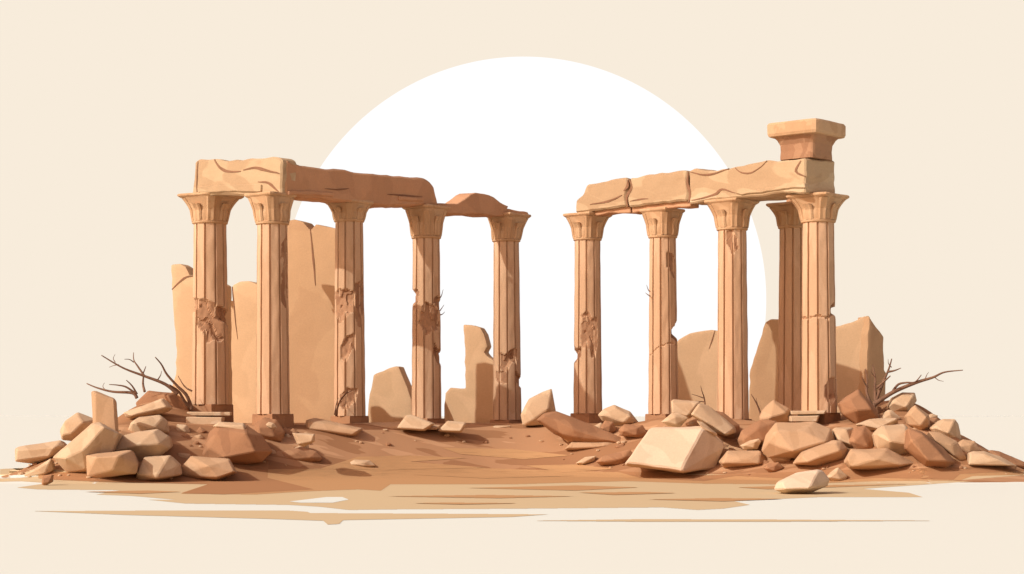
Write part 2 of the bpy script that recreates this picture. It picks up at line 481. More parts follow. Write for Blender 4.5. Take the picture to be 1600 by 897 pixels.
def beam(label, face, A, B, thick, mat, ledge=None, crk=(), name='architrave_block', soffit=None, bw=.045):
    bm = wear(prism(bmesh.new(), jag(face, 1.0, len(label)), A, B, thick, 0, bw, 1), .14, .055)
    o = sharp(mk(name, bm, mat)); tag(o, label, 'stone block')
    if ledge:
        for l_ in ledge: mk('fascia', wear(prism(bmesh.new(), jag(l_, .5, 5), A, B, .1, .05, .018, 1), .14, .055), mat, None, o)
    if soffit:
        bm = wear(prism(bmesh.new(), soffit, A, B, thick - .3, -.13, .02, 1), .2, .07); mk('soffit', bm, M_beam_shade, None, o)
    cracks_on(o, crk, A, B)
    return o
A1, B1 = gp(303, 48.6), gp(441, 46.54)
beam('pale chipped corner block on the two leftmost columns', [(303, 254), (310, 248), (343, 249), (352, 252), (368, 248), (375, 250), (392, 247), (436, 247), (441, 252), (440, 306), (300, 304)],
     A1, B1, .5, M_beam, ledge=[[(311, 290), (409, 287), (409, 299), (311, 301)]],
     crk=[([(336, 250), (345, 262), (358, 268), (376, 268)], 2.2), ([(380, 266), (398, 262), (416, 267), (438, 272)], 2.5), ([(403, 283), (418, 285), (428, 293), (436, 300)], 2.2), ([(309, 252), (307, 275), (308, 302)], 1.2)])
A2, B2 = gp(441, 46.52), gp(680, 51.15)
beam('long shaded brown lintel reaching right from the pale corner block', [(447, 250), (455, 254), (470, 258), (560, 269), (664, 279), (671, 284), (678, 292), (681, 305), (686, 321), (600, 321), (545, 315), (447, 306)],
     A2, B2, .85, M_beam_shade, ledge=[[(450, 298), (520, 301), (520, 307), (450, 305)], [(622, 306), (660, 308), (660, 314), (622, 313)]],
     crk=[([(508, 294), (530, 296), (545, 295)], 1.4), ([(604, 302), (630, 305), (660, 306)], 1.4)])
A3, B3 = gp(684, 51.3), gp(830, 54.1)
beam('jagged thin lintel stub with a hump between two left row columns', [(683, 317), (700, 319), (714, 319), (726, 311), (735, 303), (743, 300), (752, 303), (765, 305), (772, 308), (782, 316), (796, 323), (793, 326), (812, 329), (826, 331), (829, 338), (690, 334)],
     A3, B3, .6, M_beam_shade, bw=.03)
A4, B4 = gp(898, 51.75), gp(1258, 46.15)
RS = 'pale lintel block of the right row, '
beam('broken end block of the right lintel with a stepped chipped corner', [(899, 333), (900, 313), (911, 305), (917, 288), (981, 278), (983, 292), (976, 306), (978, 322), (925, 329)],
     A4, B4, .8, M_beam, crk=[([(922, 320), (950, 315), (972, 306)], 1.6), ([(982, 282), (981, 292), (975, 300)], 2.0)], soffit=[(912, 325), (977, 318), (978, 330), (912, 336)])
beam('squarish pale block in the middle of the right lintel', [(984, 278), (1068, 266), (1073, 268), (1071, 280), (1074, 298), (1072, 313), (981, 323), (979, 310), (986, 292)],
     A4, B4, .8, M_beam, crk=[([(984, 314), (1000, 311), (1014, 310)], 1.2), ([(984, 280), (987, 293), (979, 308), (980, 323)], 2.0)], soffit=[(981, 319), (1073, 308), (1073, 321), (981, 331)])
beam('long pale block of the right lintel ending at the corner under the cornice', [(1075, 267), (1086, 262), (1100, 265), (1118, 267), (1138, 263), (1150, 260), (1198, 251), (1213, 253), (1256, 246), (1258, 246), (1258, 302), (1210, 303), (1076, 317)],
     A4, B4, 1.2, M_beam, ledge=[[(1150, 300), (1259, 286), (1260, 293), (1161, 303)]],
     crk=[([(1075, 268), (1073, 285), (1077, 300), (1075, 316)], 2.4), ([(1078, 268), (1100, 272), (1118, 271), (1138, 263)], 1.8), ([(1148, 262), (1158, 270), (1180, 268), (1198, 252)], 1.2), ([(1080, 311), (1115, 306), (1128, 297), (1150, 300)], 2.0), ([(1252, 250), (1244, 268), (1258, 276)], 2.0)])
A5 = (B4[0] + .01, B4[1] + .05)
# return lintel from the corner back to the rear column
dxr, dyr = B4[0] - A4[0], B4[1] - A4[1]; lr = math.hypot(dxr, dyr); nb = (-dyr / lr, dxr / lr)
def solid_box(cx, cy, z0, z1, ux, uy, lu, lv, bw=.03):
    bm = bmesh.new(); vs = []
    for z in (z0, z1):
        for su, sv in ((-1, -1), (1, -1), (1, 1), (-1, 1)):
            vs.append(bm.verts.new((cx + ux * su * lu / 2 - uy * sv * lv / 2, cy + uy * su * lu / 2 + ux * sv * lv / 2, z)))
    bm.faces.new(vs[:4][::-1]); bm.faces.new(vs[4:])
    for k in range(4): bm.faces.new((vs[k], vs[(k + 1) % 4], vs[4 + (k + 1) % 4], vs[4 + k]))
    bmesh.ops.recalc_face_normals(bm, faces=bm.faces); bevel(bm, bw, 2)
    return bm
ux, uy = dxr / lr, dyr / lr
zb = at(0, 304, 46.9).z; ztp = at(0, 252, 46.9).z
pa = at(1283, 0, 47.55); pb = at(1246, 0, 50.0); ln = math.hypot(pb.x - pa.x, pb.y - pa.y)
o = mk('architrave_block', solid_box((pa.x + pb.x) / 2, (pa.y + pb.y) / 2, zb, ztp - .25, (pb.y - pa.y) / ln, -(pb.x - pa.x) / ln, .6, ln), M_beam_shade)
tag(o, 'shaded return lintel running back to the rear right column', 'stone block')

# cornice corner piece on top of the right end
cc = plane_hit(1257, 250, A4, B4); ccx, ccy = cc.x - ux * .42 + nb[0] * .62, cc.y - uy * .42 + nb[1] * .62
root = empty('cornice_block', Vector((ccx, ccy, at(0, 250, 46.9).z)))
tag(root, 'flared cornice block standing highest on the right corner', 'stone block')
yw = R(-40)
def sqring(bm, cx, cy, z, hw, p, yaw_, seed, j, n=64):
    ring = []
    for k in range(n):
        phi = k * 2 * math.pi / n
        r = hw * sq(phi, p) * (1 + .03 * noise.noise((math.cos(phi) * 3, math.sin(phi) * 3, seed + j)))
        ring.append(bm.verts.new((cx + r * math.cos(phi + yaw_), cy + r * math.sin(phi + yaw_), z)))
    return ring
def stackr(prof, p, yaw_, seed, cx=ccx, cy=ccy):
    bm = bmesh.new(); rings = [sqring(bm, cx, cy, z, hw, p, yaw_, seed, j * .25) for j, (hw, z) in enumerate(prof)]
    for a, b in zip(rings, rings[1:]):
        n = len(a)
        for k in range(n): bm.faces.new((a[k], a[(k + 1) % n], b[(k + 1) % n], b[k]))
    bm.faces.new(rings[0][::-1]); bm.faces.new(rings[-1]); return bm
D9 = 46.9
zz = lambda y: at(0, y, D9).z
mk('neck', stackr([(.50, zz(251)), (.50, zz(246)), (.49, zz(238)), (.50, zz(228)), (.56, zz(220)), (.66, zz(213))], 8, yw, 4), M_break_shade, None, root)
mk('slab', stackr([(.66, zz(216)), (.70, zz(215)), (.725, zz(211)), (.73, zz(197)), (.70, zz(194))], 14, yw, 8), M_cap, None, root)

# ------------------------------------------------------------------ standing wall remnants behind
def slab(label, poly, d0, yawd, thick, mat, crk=(), name='wall_slab', bw=.05):
    px0 = sum(p[0] for p in poly) / len(poly)
    P = at(px0, 650, d0); a = R(yawd)
    A = (P.x - math.cos(a), P.y + math.sin(a) * 1); B = (P.x + math.cos(a), P.y - math.sin(a))
    o = sharp(mk(name, wear(prism(bmesh.new(), jag(poly, .8, len(label)), A, B, thick, 0, bw, 2), .2, .025), mat))
    tag(o, label, 'wall slab')
    cracks_on(o, crk, A, B, amp=.025)
    return o
slab('tall ochre wall slab behind the leftmost column, knobbed top', [(267, 413), (282, 412), (290, 417), (296, 430), (322, 432), (350, 446), (352, 672), (264, 672), (268, 606), (274, 585), (276, 548), (271, 500), (268, 455)], 51.5, 16, .5, M_back,
     [([(268, 452), (280, 440), (292, 432), (304, 431)], 1.5)])
slab('round shouldered wall slab between the two leftmost columns', [(363, 446), (374, 440), (388, 439), (402, 444), (415, 452), (416, 672), (350, 672), (354, 468), (364, 482)], 54.0, 20, .5, M_back,
     [([(363, 448), (366, 482), (371, 530)], .8)])
slab('tallest wall slab, tan with a long vertical crack, behind second and third columns', [(446, 345), (460, 343), (474, 347), (484, 358), (487, 358), (494, 350), (510, 354), (530, 358), (540, 372), (540, 674), (440, 674)], 51.6, 18, .6, M_back2,
     [([(485, 356), (488, 390), (491, 420), (493, 446)], 1.5)])
slab('short pointed pale slab standing alone between two left row columns', [(575, 626), (583, 586), (588, 583), (618, 572), (623, 573), (636, 604), (643, 624), (645, 672), (572, 672)], 55.0, 18, .45, M_back)
slab('notched pale wall remnant with a tall horn behind the innermost left column', [(723, 507), (736, 508), (750, 512), (756, 522), (761, 541), (756, 550), (762, 557), (770, 562), (782, 580), (784, 672), (692, 672), (695, 614), (703, 606), (727, 607), (726, 545)], 55.5, 18, .45, M_back)
slab('rounded pale slab right of the bitten column', [(1050, 545), (1060, 531), (1078, 521), (1112, 515), (1135, 520), (1138, 672), (1048, 672)], 56.0, 12, .6, M_back,
     [([(1117, 516), (1113, 530), (1108, 545)], .8)])
slab('leaning ochre slab just left of the shaded rear column', [(1172, 578), (1196, 504), (1204, 499), (1230, 499), (1232, 672), (1168, 672)], 52.6, 11, .6, M_back2)
slab('broad pale slab behind the right corner column, peaked top', [(1298, 511), (1312, 509), (1330, 504), (1348, 495), (1358, 493), (1356, 535), (1354, 585), (1352, 672), (1298, 672)], 55.0, 14, .7, M_back)
slab('shaded brown right flank of the broad peaked slab', [(1358, 494), (1381, 526), (1382, 578), (1385, 582), (1382, 672), (1353, 672), (1355, 560)], 54.9, -32, .5, M_back2)  # flank's shade put into colour: darker stone than the slab's front

# ------------------------------------------------------------------ rubble, left heap
g = None
rock('pale oblong block lying lowest at the far left end', [(23, 701), (28, 698), (95, 687), (104, 696), (98, 708), (80, 718), (55, 726), (24, 722)], [(27, 704, .3), (86, 699, .3), (76, 714, .3), (26, 720, .3)], M_rock)
rock('thin pointed chip in front of the far left oblong block', [(37, 742), (55, 730), (80, 716), (84, 734), (72, 744), (40, 745)], [(60, 732, .12), (77, 722, .12), (70, 740, .12)], M_rock)
rock('small dark stub of stone under the thin pointed chip', [(66, 744), (82, 741), (81, 754), (70, 760), (65, 757)], None, M_rock3)
rock('faceted pale boulder below left of the upright slab', [(93, 673), (102, 657), (121, 643), (134, 648), (152, 656), (148, 672), (118, 690), (96, 688)], [(101, 660, .25), (122, 648, .2), (130, 660, .35), (112, 677, .35), (97, 680, .25)], M_rock)
rock('long slanting beam fragment rising to the right in the left heap', [(82, 716), (144, 660), (156, 659), (186, 677), (176, 705), (135, 738), (104, 739), (100, 719)], [(88, 716, .25), (147, 664, .2), (162, 668, .35), (130, 704, .5), (102, 716, .45), (134, 733, .35)], M_rock, name='beam_fragment', cat='stone block')
rock('upright squared slab in the left heap beside the dead branches', [(142, 611), (149, 610), (178, 622), (182, 628), (186, 700), (146, 700)], [(148, 614, .12), (178, 625, .12), (182, 695, .12), (150, 695, .12)], M_rock2, d=47.2, thick=.22, name='upright_slab', cat='stone slab')
rock('dark rounded boulder topping the left heap under the branches', [(212, 629), (231, 610), (274, 614), (290, 638), (298, 690), (262, 700), (222, 670)], [(232, 614, .1), (262, 618, .3), (278, 650, .4), (240, 660, .3)], M_rock3, d=48.0, free=True)
rock('squared pale log of stone near the top of the left heap', [(191, 645), (254, 622), (261, 627), (270, 637), (260, 645), (206, 655), (196, 652)], [(195, 645, .2), (252, 625, .2), (260, 636, .3), (204, 650, .35)], M_rock, dd=-.3, d=46.9, name='beam_fragment', cat='stone block')
rock('tan rounded boulder wedged beneath the squared stone log', [(199, 673), (204, 660), (217, 651), (250, 648), (260, 656), (264, 675), (235, 684), (205, 682)], [(207, 661, .2), (228, 655, .25), (252, 655, .2), (240, 668, .35)], M_rock, d=46.5)
rock('large smooth wedge boulder in the middle of the left heap', [(147, 708), (187, 682), (215, 674), (247, 670), (264, 682), (267, 700), (240, 720), (190, 722)], [(190, 687, .2), (240, 675, .2), (216, 696, .45), (180, 705, .35), (250, 695, .35)], M_rock, d=45.6)
rock('brown lower wedge under the smooth boulder with a pale left tip', [(134, 712), (150, 708), (205, 703), (216, 725), (214, 741), (155, 748), (135, 745)], [(150, 714, .3), (186, 712, .35), (175, 735, .3)], M_rock2, dd=-.1)
rock('small pale cube shaped block at the front of the left heap', [(212, 743), (225, 714), (266, 711), (281, 726), (284, 742), (248, 752), (214, 751)], [(214, 741, .3), (225, 716, .12), (263, 713, .12), (246, 742, .42), (246, 748, .4)], M_rock)
rock('wedge block with a pale cut face right of the small cube', [(283, 729), (298, 713), (359, 717), (371, 738), (341, 752), (300, 748), (283, 742)], [(299, 716, .05), (357, 720, .15), (366, 737, .3), (340, 746, .4), (325, 728, .42)], M_rock2)
rock('large rounded brown boulder in front of the two leftmost columns', [(313, 712), (326, 676), (344, 661), (384, 663), (410, 682), (426, 706), (410, 723), (365, 727), (318, 722)], [(326, 700, .3), (342, 672, .25), (384, 676, .4), (398, 705, .5), (350, 715, .5)], M_rock3, dd=.1)
rock('thin pale slab lying on the large rounded boulder', [(332, 666), (343, 659), (380, 661), (388, 668), (384, 675), (342, 673)], [(338, 666, .2), (380, 665, .25), (382, 672, .25)], M_rock, d=44.3, thick=.6, name='flat_stone', cat='stone slab')
rock('brown lump right of the large rounded boulder', [(398, 661), (412, 652), (432, 656), (446, 676), (440, 690), (410, 690), (398, 680)], None, M_rock3)
rock('small egg shaped pale pebble on the brown lump', [(415, 663), (420, 659), (428, 661), (433, 668), (426, 671), (418, 668)], None, M_rock, d=44.9, name='stone', cat='stone')
rock('small pale notched block left of the dirt court', [(456, 676), (492, 678), (492, 690), (474, 699), (464, 695), (462, 686)], [(460, 678, .1), (490, 680, .12), (486, 690, .15), (468, 693, .15)], M_rock, d=44.5, thick=.3, name='stone', cat='stone')
rock('small pale sliver under the notched block', [(449, 706), (466, 697), (482, 692), (483, 700), (476, 706), (452, 708)], None, M_rock, name='stone', cat='stone')
rock('low brown mound like stone behind the pale sliver', [(432, 714), (445, 704), (470, 698), (495, 706), (505, 716), (500, 722), (438, 722)], None, M_rock3)
rock('single flat pale stone lying in the dirt court', [(540, 726), (553, 718), (578, 719), (588, 728), (575, 730)], None, M_rock, name='stone', cat='stone')
rock('low tilted brown paving slab beside the third column', [(478, 656), (492, 653), (567, 669), (556, 682), (510, 680), (477, 672)], [(482, 658, .2), (560, 672, .3), (550, 679, .3), (482, 670, .3)], M_rock2, d=47.4, name='paving_slab', cat='stone slab')
rock('thin pale step slab between third and fourth columns', [(545, 662), (624, 659), (690, 664), (688, 672), (552, 672)], [(548, 665, .3), (684, 667, .3), (684, 671, .3), (552, 671, .3)], M_rock2, d=48.6, thick=.8, name='step_slab', cat='stone slab')
rock('pale diamond block leaning at the foot of the fourth column', [(620, 668), (634, 649), (642, 648), (681, 662), (664, 674), (624, 671)], [(622, 668, .2), (637, 652, .1), (677, 662, .2), (662, 671, .3)], M_rock, d=48.1, thick=.4, name='stone_block', cat='stone block')
rock('pale lozenge block right of the fourth column foot', [(684, 673), (699, 657), (726, 659), (729, 663), (721, 676), (690, 675)], [(687, 672, .2), (700, 660, .1), (725, 663, .15), (719, 673, .25)], M_rock, d=48.3, thick=.4, name='stone_block', cat='stone block')
rock('small flat pale chip at the foot of the innermost left column', [(768, 668), (773, 665), (798, 665), (796, 670), (770, 671)], None, M_rock, d=50.0, name='stone', cat='stone')
# stacked foundation steps
rock('upper pale foundation step under the leftmost column', [(292, 643), (361, 643), (361, 650), (292, 650)], [(292, 644, .25), (360, 644, .25), (360, 650, .25), (292, 650, .25)], M_rock, d=47.7, thick=.9, name='step_block', cat='stone block', bw=.015)
rock('lower pale foundation step under the leftmost column', [(291, 651), (349, 651), (346, 664), (291, 664)], [(291, 652, .3), (347, 652, .3), (345, 664, .3), (291, 664, .3)], M_rock, d=47.3, thick=.9, name='step_block', cat='stone block', bw=.015)
rock('upper pale foundation step under the right corner column', [(1236, 641), (1292, 641), (1290, 647), (1236, 648)], [(1237, 642, .3), (1290, 642, .3), (1288, 647, .3), (1237, 648, .3)], M_rock, d=46.2, thick=.9, name='step_block', cat='stone block', bw=.015)
rock('lower pale foundation step under the right corner column', [(1235, 649), (1281, 649), (1277, 660), (1235, 660)], [(1236, 650, .3), (1279, 650, .3), (1276, 659, .3), (1236, 659, .3)], M_rock, d=45.9, thick=.9, name='step_block', cat='stone block', bw=.015)

# ------------------------------------------------------------------ rubble, centre and right heap
rock('pale chipped boulder right of the innermost left column', [(813, 648), (826, 623), (848, 612), (862, 607), (869, 645), (848, 665), (817, 665)], [(820, 645, .2), (830, 628, .15), (855, 616, .1), (856, 640, .3), (830, 658, .25)], M_rock, d=49.6)
rock('long dark slanting slab with a pale left edge left of the dirt ramp', [(838, 657), (850, 646), (868, 643), (930, 666), (984, 690), (972, 698), (896, 692), (866, 678)], [(842, 657, .15), (852, 650, .15), (895, 682, .25), (880, 680, .25), (900, 672, .3), (965, 692, .25)], M_rock3, d=48.6)
rock('small pale block on the lower end of the dark slanting slab', [(874, 680), (879, 671), (897, 683), (898, 688), (887, 691)], None, M_rock, d=48.0, name='stone', cat='stone')
rock('flat pale tablet in front of the dark slanting slab', [(881, 702), (893, 690), (946, 690), (979, 688), (976, 697), (884, 704)], [(885, 700, .15), (895, 692, .1), (944, 692, .15), (944, 698, .2)], M_rock2, name='flat_stone', cat='stone slab')
rock('pale wedge boulder between the two inner right row columns', [(934, 648), (944, 638), (960, 632), (985, 643), (1001, 664), (970, 668), (942, 658)], [(940, 648, .2), (962, 637, .15), (984, 650, .3), (975, 660, .3)], M_rock, d=48.9)
rock('rounded dark stone below the pale wedge boulder', [(937, 668), (945, 657), (958, 659), (963, 672), (956, 678), (942, 677)], None, M_rock3, dd=-.1)
rock('wider dark stone right of the rounded dark one', [(966, 672), (975, 663), (1004, 664), (1012, 676), (1004, 684), (970, 682)], None, M_rock3, dd=-.1)
rock('tiny pale wedge stone in the dirt left of the great block', [(899, 724), (914, 714), (932, 712), (928, 721), (910, 727)], None, M_rock, name='stone', cat='stone')
rock('brown lump touching the great tilted block on its left', [(930, 722), (940, 713), (955, 715), (984, 702), (992, 712), (975, 728), (940, 727)], None, M_rock3, dd=.1)
rock('great tilted block with a broad pale cut face, largest in the rubble', [(975, 725), (1015, 670), (1022, 668), (1097, 667), (1103, 669), (1131, 691), (1132, 699), (1118, 733), (1070, 741), (1055, 739), (980, 729)], [(977, 723, .45), (1018, 671, .0), (1098, 670, .35), (1065, 733, .85), (1068, 738, .8)], M_rock_pale, thick=.9, name='stone_block', cat='stone block', bw=.035)
rock('pale squared stone high behind the great tilted block', [(1048, 627), (1052, 624), (1094, 627), (1096, 640), (1078, 655), (1050, 650)], [(1050, 629, .2), (1090, 630, .2), (1074, 650, .3), (1051, 645, .3)], M_rock, d=46.7, name='stone_block', cat='stone block')
rock('pale squared beam sliding down right behind the great block', [(1080, 648), (1092, 630), (1106, 633), (1150, 668), (1152, 676), (1136, 681), (1118, 676)], [(1082, 648, .3), (1092, 633, .15), (1146, 670, .2), (1134, 678, .4)], M_rock, d=45.6, name='beam_fragment', cat='stone block')
rock('small pale wedge in front of the squared stone, left of the sliding beam', [(1033, 659), (1050, 645), (1060, 645), (1077, 653), (1063, 668), (1045, 666)], None, M_rock, d=45.6, name='stone_block', cat='stone block')
rock('narrow pale splinter under the sliding beam', [(1088, 657), (1098, 660), (1121, 678), (1119, 682), (1098, 670)], None, M_rock, d=44.9, name='stone', cat='stone')
rock('brown slab slipping behind the sliding beam at the unbroken column', [(1108, 640), (1130, 644), (1156, 664), (1155, 690), (1120, 680)], None, M_rock3, d=46.6)
rock('brown leaning boulder between the unbroken and the shaded column', [(1186, 655), (1192, 640), (1208, 624), (1234, 638), (1237, 662), (1200, 668)], [(1208, 628, .1), (1228, 645, .3), (1204, 652, .3)], M_rock2, d=47.2)
rock('long brown boulder behind the small pale wedge, right of the great block', [(1152, 688), (1160, 672), (1190, 655), (1215, 658), (1210, 690), (1180, 705), (1156, 700)], None, M_rock3, d=46.2)
rock('small pale wedge right of the great tilted block', [(1156, 696), (1172, 688), (1186, 685), (1189, 690), (1183, 702), (1162, 703)], None, M_rock, d=45.0, name='stone', cat='stone')
rock('brown block with a flat pale top right of the great block', [(1122, 722), (1137, 704), (1187, 704), (1204, 721), (1186, 729), (1130, 731)], [(1136, 710, .25), (1168, 717, .4), (1188, 709, .25), (1186, 725, .4), (1130, 724, .35)], M_rock2)
rock('big rounded boulder with a pale cap below the right corner column', [(1189, 706), (1196, 680), (1212, 661), (1272, 659), (1298, 670), (1306, 694), (1288, 716), (1200, 716)], [(1200, 692, .3), (1214, 674, .35), (1255, 674, .4), (1290, 690, .5), (1240, 705, .6)], M_rock2)
rock('small tan stone in front of the big capped boulder', [(1203, 714), (1213, 708), (1226, 703), (1239, 713), (1232, 723), (1210, 722)], None, M_rock2, name='stone', cat='stone')
rock('round brown pebble in front of the small tan stone', [(1193, 731), (1200, 724), (1217, 722), (1224, 731), (1213, 738), (1201, 738)], None, M_rock3, name='stone', cat='stone')
rock('ridged log shaped boulder slanting up to the right', [(1238, 726), (1252, 706), (1304, 687), (1314, 688), (1324, 700), (1320, 716), (1280, 728)], [(1252, 712, .25), (1306, 692, .2), (1312, 704, .35), (1262, 722, .4)], M_rock2)
rock('lone rounded pale boulder nearest the viewer on the right', [(1209, 765), (1214, 753), (1245, 738), (1278, 733), (1286, 735), (1297, 749), (1294, 760), (1266, 771), (1232, 773)], [(1222, 753, .3), (1248, 740, .1), (1279, 736, .2), (1264, 763, .55), (1226, 764, .5)], M_rock_pale)
rock('little pointed pale stone right of the lone front boulder', [(1291, 746), (1300, 737), (1310, 730), (1325, 744), (1321, 751), (1303, 753)], None, M_rock, name='stone', cat='stone')
rock('pale topped block below the corner column foot on its right', [(1300, 671), (1305, 668), (1331, 668), (1342, 683), (1341, 700), (1326, 702), (1306, 688)], [(1304, 673, .2), (1322, 671, .25), (1330, 694, .35), (1310, 688, .35)], M_rock, d=44.7)
rock('dark boulder behind the pale topped block, right of the corner column', [(1326, 690), (1335, 668), (1352, 664), (1368, 680), (1366, 706), (1340, 706)], None, M_rock3, d=45.2)
rock('brown beaked boulder behind the right heap under the dry shrub', [(1312, 630), (1325, 617), (1341, 608), (1371, 640), (1374, 660), (1340, 664), (1318, 648)], [(1328, 624, .2), (1342, 616, .15), (1362, 640, .35), (1338, 642, .35)], M_rock3, d=47.0)
rock('flat pale slab lying across the right heap', [(1336, 663), (1358, 655), (1402, 653), (1404, 661), (1374, 676), (1346, 671)], [(1342, 663, .25), (1360, 658, .2), (1400, 656, .2), (1372, 670, .35)], M_rock, d=45.6, name='flat_stone', cat='stone slab')
rock('small pale triangular stone above the flat slab', [(1374, 655), (1388, 640), (1394, 641), (1408, 653), (1402, 660), (1380, 660)], None, M_rock, d=46.2, name='stone', cat='stone')
rock('broad pale flat topped boulder in the middle of the right heap', [(1364, 678), (1378, 664), (1413, 662), (1428, 675), (1438, 692), (1424, 712), (1392, 716), (1370, 700)], [(1370, 679, .3), (1382, 670, .3), (1416, 672, .35), (1424, 694, .5), (1390, 690, .55)], M_rock, d=44.6)
rock('long low boulder with a pale top at the front of the right heap', [(1319, 723), (1330, 702), (1386, 700), (1434, 724), (1400, 734), (1328, 733)], [(1324, 718, .35), (1332, 706, .2), (1382, 706, .3), (1372, 717, .5), (1410, 727, .4), (1330, 729, .4)], M_rock2)
rock('brown slab fallen diagonally, left one of the slanting pair', [(1415, 700), (1418, 668), (1440, 674), (1475, 700), (1494, 722), (1480, 732), (1446, 728)], [(1424, 690, .35), (1442, 680, .3), (1480, 720, .4), (1450, 720, .45)], M_rock3)
rock('brown slab fallen diagonally, narrower right one of the pair', [(1450, 674), (1470, 676), (1496, 690), (1511, 716), (1502, 723), (1476, 704)], None, M_rock2, d=45.5)
rock('pale round topped boulder at the crest of the right heap', [(1387, 637), (1395, 621), (1410, 613), (1430, 613), (1433, 626), (1420, 645), (1395, 645)], [(1394, 630, .2), (1410, 618, .15), (1426, 620, .2), (1416, 636, .3)], M_rock, d=47.2)
rock('brown squared boulder just below the crest of the right heap', [(1416, 650), (1430, 632), (1452, 648), (1454, 668), (1440, 675), (1420, 664)], [(1422, 648, .2), (1432, 637, .15), (1448, 652, .3), (1438, 665, .35)], M_rock2, d=46.6)
rock('pale boulder with a shaded right flank on the outer slope', [(1454, 669), (1473, 654), (1492, 654), (1498, 662), (1503, 688), (1486, 692), (1462, 680)], [(1460, 668, .2), (1474, 658, .15), (1490, 658, .2), (1482, 676, .35)], M_rock, d=46.4)
rock('small brown boulder low on the outer right slope', [(1496, 692), (1505, 686), (1524, 689), (1532, 704), (1520, 712), (1502, 710)], None, M_rock2, d=46.3)
rock('pale wedge block pointing right at the end of the heap', [(1512, 728), (1513, 708), (1520, 705), (1538, 705), (1563, 713), (1591, 728)], [(1514, 726, .3), (1516, 711, .2), (1540, 710, .25), (1560, 718, .3), (1578, 727, .25)], M_rock)
rock('thin dark wedge behind the rightmost pale block', [(1535, 708), (1548, 703), (1562, 705), (1612, 726), (1612, 733), (1560, 732)], None, M_rock3, dd=.6)

# angular stones wedged in the gaps of both heaps
rnd = random.Random(5)
for (xa, xb, ya, yb, n) in [(70, 210, 690, 735, 9), (190, 315, 665, 735, 12), (395, 480, 670, 715, 5), (1105, 1200, 675, 728, 9), (1290, 1500, 672, 728, 16), (1020, 1130, 655, 690, 5), (905, 990, 668, 712, 4), (1340, 1470, 645, 675, 6)]:
    for i in range(n):
        x, y = rnd.uniform(xa, xb), rnd.uniform(ya, yb); d = hit(x, y)
        if d is None: continue
        w_ = rnd.uniform(8, 15); h_ = w_ * rnd.uniform(.45, .8); t0 = rnd.uniform(-.5, .5); k = rnd.choice((4, 5, 5, 6))
        pts = []
        for q in range(k):
            a = q * 2 * math.pi / k + rnd.uniform(-.3, .3); u, v = w_ * math.cos(a), h_ * math.sin(a)
            pts.append((x + u * math.cos(t0) - v * math.sin(t0), y - h_ * .55 + u * math.sin(t0) + v * math.cos(t0)))
        mm = rnd.choice((M_rock, M_rock2, M_rock2, M_rock3, M_rock3))
        o = sharp(mk('rubble_stone', rock_bm(pts, None, d + .18, None, .012), mm), 11)
        tag(o, 'angular broken stone wedged in a gap between larger boulders', 'stone', 'wedged stones in the rubble heaps')

# small chips of stone between the boulders
rnd = random.Random(11)
zones = [(30, 300, 722, 752, 22), (290, 500, 690, 735, 16), (500, 900, 668, 700, 16), (880, 1120, 690, 742, 14), (1100, 1600, 705, 745, 26), (180, 300, 640, 700, 8), (1320, 1520, 650, 715, 16)]
for (xa, xb, ya, yb, n) in zones:
    for i in range(n):
        x, y = rnd.uniform(xa, xb), rnd.uniform(ya, yb); d = hit(x, y)
        if d is None: continue
        w_ = rnd.choice((2.2, 3, 3.6, 5)); h_ = w_ * rnd.uniform(.45, .75)
        pts = [(x + w_ * math.cos(a) * rnd.uniform(.75, 1.1), y - h_ * .5 + h_ * math.sin(a) * rnd.uniform(.75, 1.1)) for a in [k * math.pi / 3 + rnd.uniform(-.3, .3) for k in range(6)]]
        o = mk('stone_chip', rock_bm(pts, None, d, None, .004), rnd.choice((M_rock, M_rock2, M_rock3)))
        tag(o, 'small angular stone chip lying loose among the rubble', 'stone', 'loose stone chips in the rubble')

# ------------------------------------------------------------------ dead shrubs
def shrub(label, stems, d, root_px, name='dead_shrub'):
    r0 = at(root_px[0], root_px[1], d)
    e = empty(name, r0); tag(e, label, 'dead shrub')
    rnd = random.Random(len(label))
    for pts, ra, rb in stems:
        # Catmull-Rom smoothing
        P = [at(x, y, d) for x, y in pts]
        bend = rnd.uniform(-.5, .5)
        for i, p in enumerate(P): p.y += bend * (i / max(1, len(P) - 1)) ** 1.5
        Q = []
        for i in range(len(P) - 1):
            a = P[max(0, i - 1)]; b = P[i]; c = P[i + 1]; f = P[min(len(P) - 1, i + 2)]
            for s in range(6):
                t = s / 6
                Q.append(.5 * ((2 * b) + (c - a) * t + (2 * a - 5 * b + 4 * c - f) * t * t + (3 * b - a - 3 * c + f) * t ** 3))
        Q.append(P[-1]); n = len(Q)
        bm = bmesh.new(); tube(bm, Q, [ra + (rb - ra) * i / (n - 1) for i in range(n)])
        mk('branch', bm, M_twig, None, e, smooth=True)
    return e
shrub('bare dead branches spreading left over the upright slab', [
    ([(278, 616), (258, 600), (225, 587), (195, 575), (164, 556)], .05, .012),
    ([(226, 588), (214, 572), (206, 562), (203, 550)], .028, .008),
    ([(209, 566), (204, 562), (199, 562)], .015, .006),
    ([(222, 586), (224, 580), (225, 572)], .022, .008),
    ([(226, 612), (222, 600), (220, 587)], .035, .02),
    ([(214, 622), (206, 614), (175, 612), (150, 606), (132, 599)], .045, .012),
    ([(212, 615), (198, 605), (186, 602), (173, 601)], .03, .008),
    ([(214, 616), (207, 603), (199, 594)], .03, .008),
    ([(180, 566), (176, 560), (177, 553)], .012, .004), ([(246, 594), (249, 586), (247, 579)], .018, .005), ([(165, 610), (160, 604), (161, 598)], .012, .004),
    ([(186, 570), (178, 571), (170, 574)], .012, .004)], 47.2, (220, 625))
